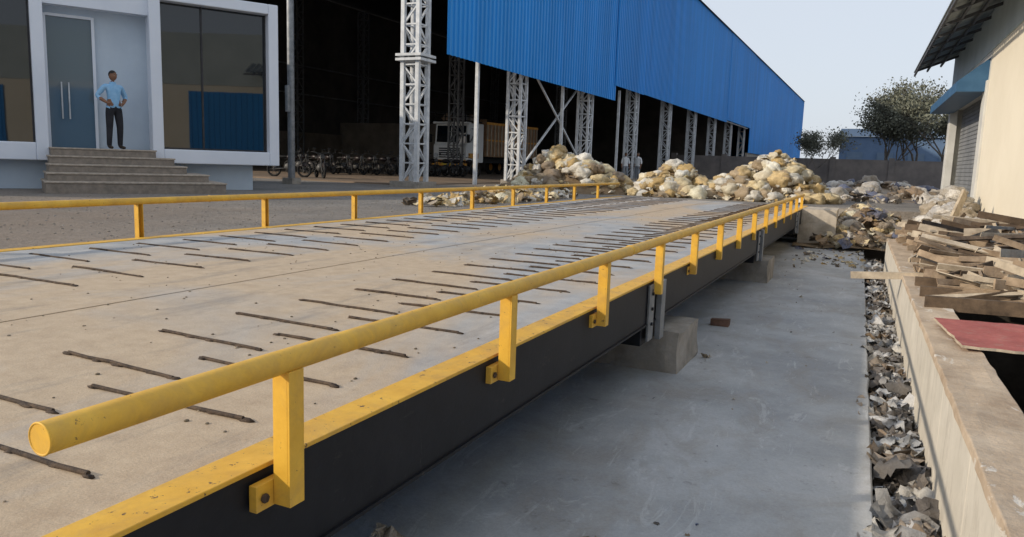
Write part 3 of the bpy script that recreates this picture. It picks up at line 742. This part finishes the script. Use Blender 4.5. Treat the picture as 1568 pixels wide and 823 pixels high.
for sg in (-1,1):
    s.tube((sg*.97,-.08,1.15),(sg*.97,.02,1.15),.13,None,16,3); s.box((sg*1.38-.09,-.1,1.9),(sg*1.38+.09,-.04,2.4),0); s.beam((sg*1.18,-.05,2.3),(sg*1.35,-.07,2.3),.03,.03,0)
    s.box((sg*1.215-.01,.25,1.0) ,(sg*1.215+.01,1.3,1.3),2)
    s.tube((sg*1.1,-.16,.7),(sg*1.1,-.13,.7),.07,None,10,1)
for x in (-1.1,-.37,.37,1.1): s.beam((x,.0,3.2),(x,1.8,3.2),.05,.05,0); s.beam((x,.0,3.1),(x,.0,3.7),.05,.05,0)
for z in (3.45,3.7): s.beam((-1.1,0,z),(1.1,0,z),.05,.05,0); s.beam((1.1,0,z),(1.1,1.8,z),.05,.05,0)
s.obj("grille_lights_carrier",[M_TBLK,M_ORG,M_ORG,M_COL,simple("plate_yellow",(.7,.5,.05),(.75,.55,.07),3,.6,0)],TR)
s=MB(); rr=random.Random(2)
for i in range(12): sack(s,Vector((rr.uniform(-.7,.7),rr.uniform(.3,1.5),3.4)),.3,rr,[(.3,.2,.15),(.5,.45,.4),(.2,.2,.25)])
s.obj("roof_load",[M_BAG],TR)
s=MB()
s.box((-1.25,2.1,1.15),(1.25,8.6,1.35),0)
s.box((1.2,2.1,1.35),(1.25,8.6,3.2),0); s.box((-1.25,2.1,1.35),(-1.2,8.6,3.2),0); s.box((-1.2,2.1,1.35),(1.2,2.16,3.4),0); s.box((-1.2,8.54,1.35),(1.2,8.6,3.2),0)
y=2.15
while y<8.6: 
    s.box((1.25,y,1.2),(1.31,y+.1,3.22),1); s.box((-1.31,y,1.2),(-1.25,y+.1,3.22),1); y+=.42
s.box((1.25,2.1,3.1),(1.32,8.6,3.25),2); s.box((1.25,2.1,2.1),(1.29,8.6,2.2),2)
s.box((-.5,1.5,.75),(.5,8.5,1.1),3)
s.obj("cargo_bed",[M_TBODY,simple("bed_ribs",(.36,.29,.21),(.48,.39,.29),3,.7,0),M_ORG,M_TBLK],TR)
s=MB()
for y in (1.05,6.2,7.35):
    for sg in (-1,1):
        s.torus((sg*1.02,y,.5),.36,.15,'X',24,8,0); s.tube((sg*.94,y,.5),(sg*1.1,y,.5),.25,None,16,1)
s.obj("wheels",[M_TBLK,M_ORG],TR)

# ------------------------------------------------------------------ motorcycles
M_MRED=simple("bike_paint",(.015,.014,.016),(.03,.02,.022),3,.4,0)
def bike_mesh():
    s=MB()
    for y in (-.62,.62):
        s.torus((0,y,.31),.26,.045,'X',22,8,0); s.tube((-.05,y,.31),(.05,y,.31),.05,None,10,1)
        for k in range(6):
            a=k*math.pi/3; s.tube((0,y,.31),(0,y+.24*math.cos(a),.31+.24*math.sin(a)),.008,None,5,1,None,False)
    for sg in (-1,1):
        s.tube((sg*.07,-.62,.31),(sg*.07,-.42,.92),.02,None,8,1); s.tube((sg*.09,.62,.31),(sg*.09,.42,.68),.018,None,8,1); s.tube((sg*.07,.6,.31),(sg*.07,.1,.36),.02,None,8,1)
        s.tube((0,-.40,.95),(sg*.32,-.30,1.04),.013,None,8,1); s.tube((sg*.32,-.30,1.04),(sg*.36,-.2,1.03),.018,None,8,0)
        s.tube((sg*.26,-.33,1.03),(sg*.28,-.36,1.16),.006,None,5,1); s.box((sg*.28-.05,-.37,1.14),(sg*.28+.05,-.355,1.2),0)
    s.tube((0,-.42,.85),(0,.2,.72),.025,None,8,1); s.tube((0,-.40,.75),(0,-.05,.30),.022,None,8,1)
    s.add([Vector((v.x*.13,-.14+v.y*.26,.80+v.z*.12)) for v in ICO2[0]],ICO2[1],2,None,True)
    s.add([Vector((v.x*.12,.33+v.y*.36,.80+v.z*.055)) for v in ICO2[0]],ICO2[1],0,None,True)
    s.add([Vector((v.x*.13,0+v.y*.2,.42+v.z*.17)) for v in ICO2[0]],ICO2[1],1,None,True)
    s.tube((0,-.50,.86),(0,-.42,.86),.085,.07,14,1); s.tube((.12,.1,.3),(.13,.75,.38),.035,.045,10,1)
    s.add([Vector((v.x*.06,-.62+v.y*.32,.31+abs(v.z)*.33)) for v in ICO2[0]],[f for f in ICO2[1] if all(ICO2[0][i].z>.3 for i in f)],2,None,True)
    return s.obj("motorcycle",[M_TBLK,simple("bike_metal",(.05,.05,.05),(.10,.10,.10),4,.5,0),M_MRED])
bk=bike_mesh(); bk.location=(-20.6,23.6,-.02); bk.rotation_euler=(0,0,1.9)
rr=random.Random(8)
for i in range(14):
    o=bpy.data.objects.new("motorcycle",bk.data); SC.collection.objects.link(o)
    o.location=(-24.3+.40*i+rr.uniform(-.1,.1),28.6+.55*i,.0); o.rotation_euler=(0,0,1.3+rr.uniform(-.3,.3))
o=bpy.data.objects.new("motorcycle",bk.data); SC.collection.objects.link(o); o.location=(-19.4,24.0,-.02); o.rotation_euler=(0,0,.9)
print("done")
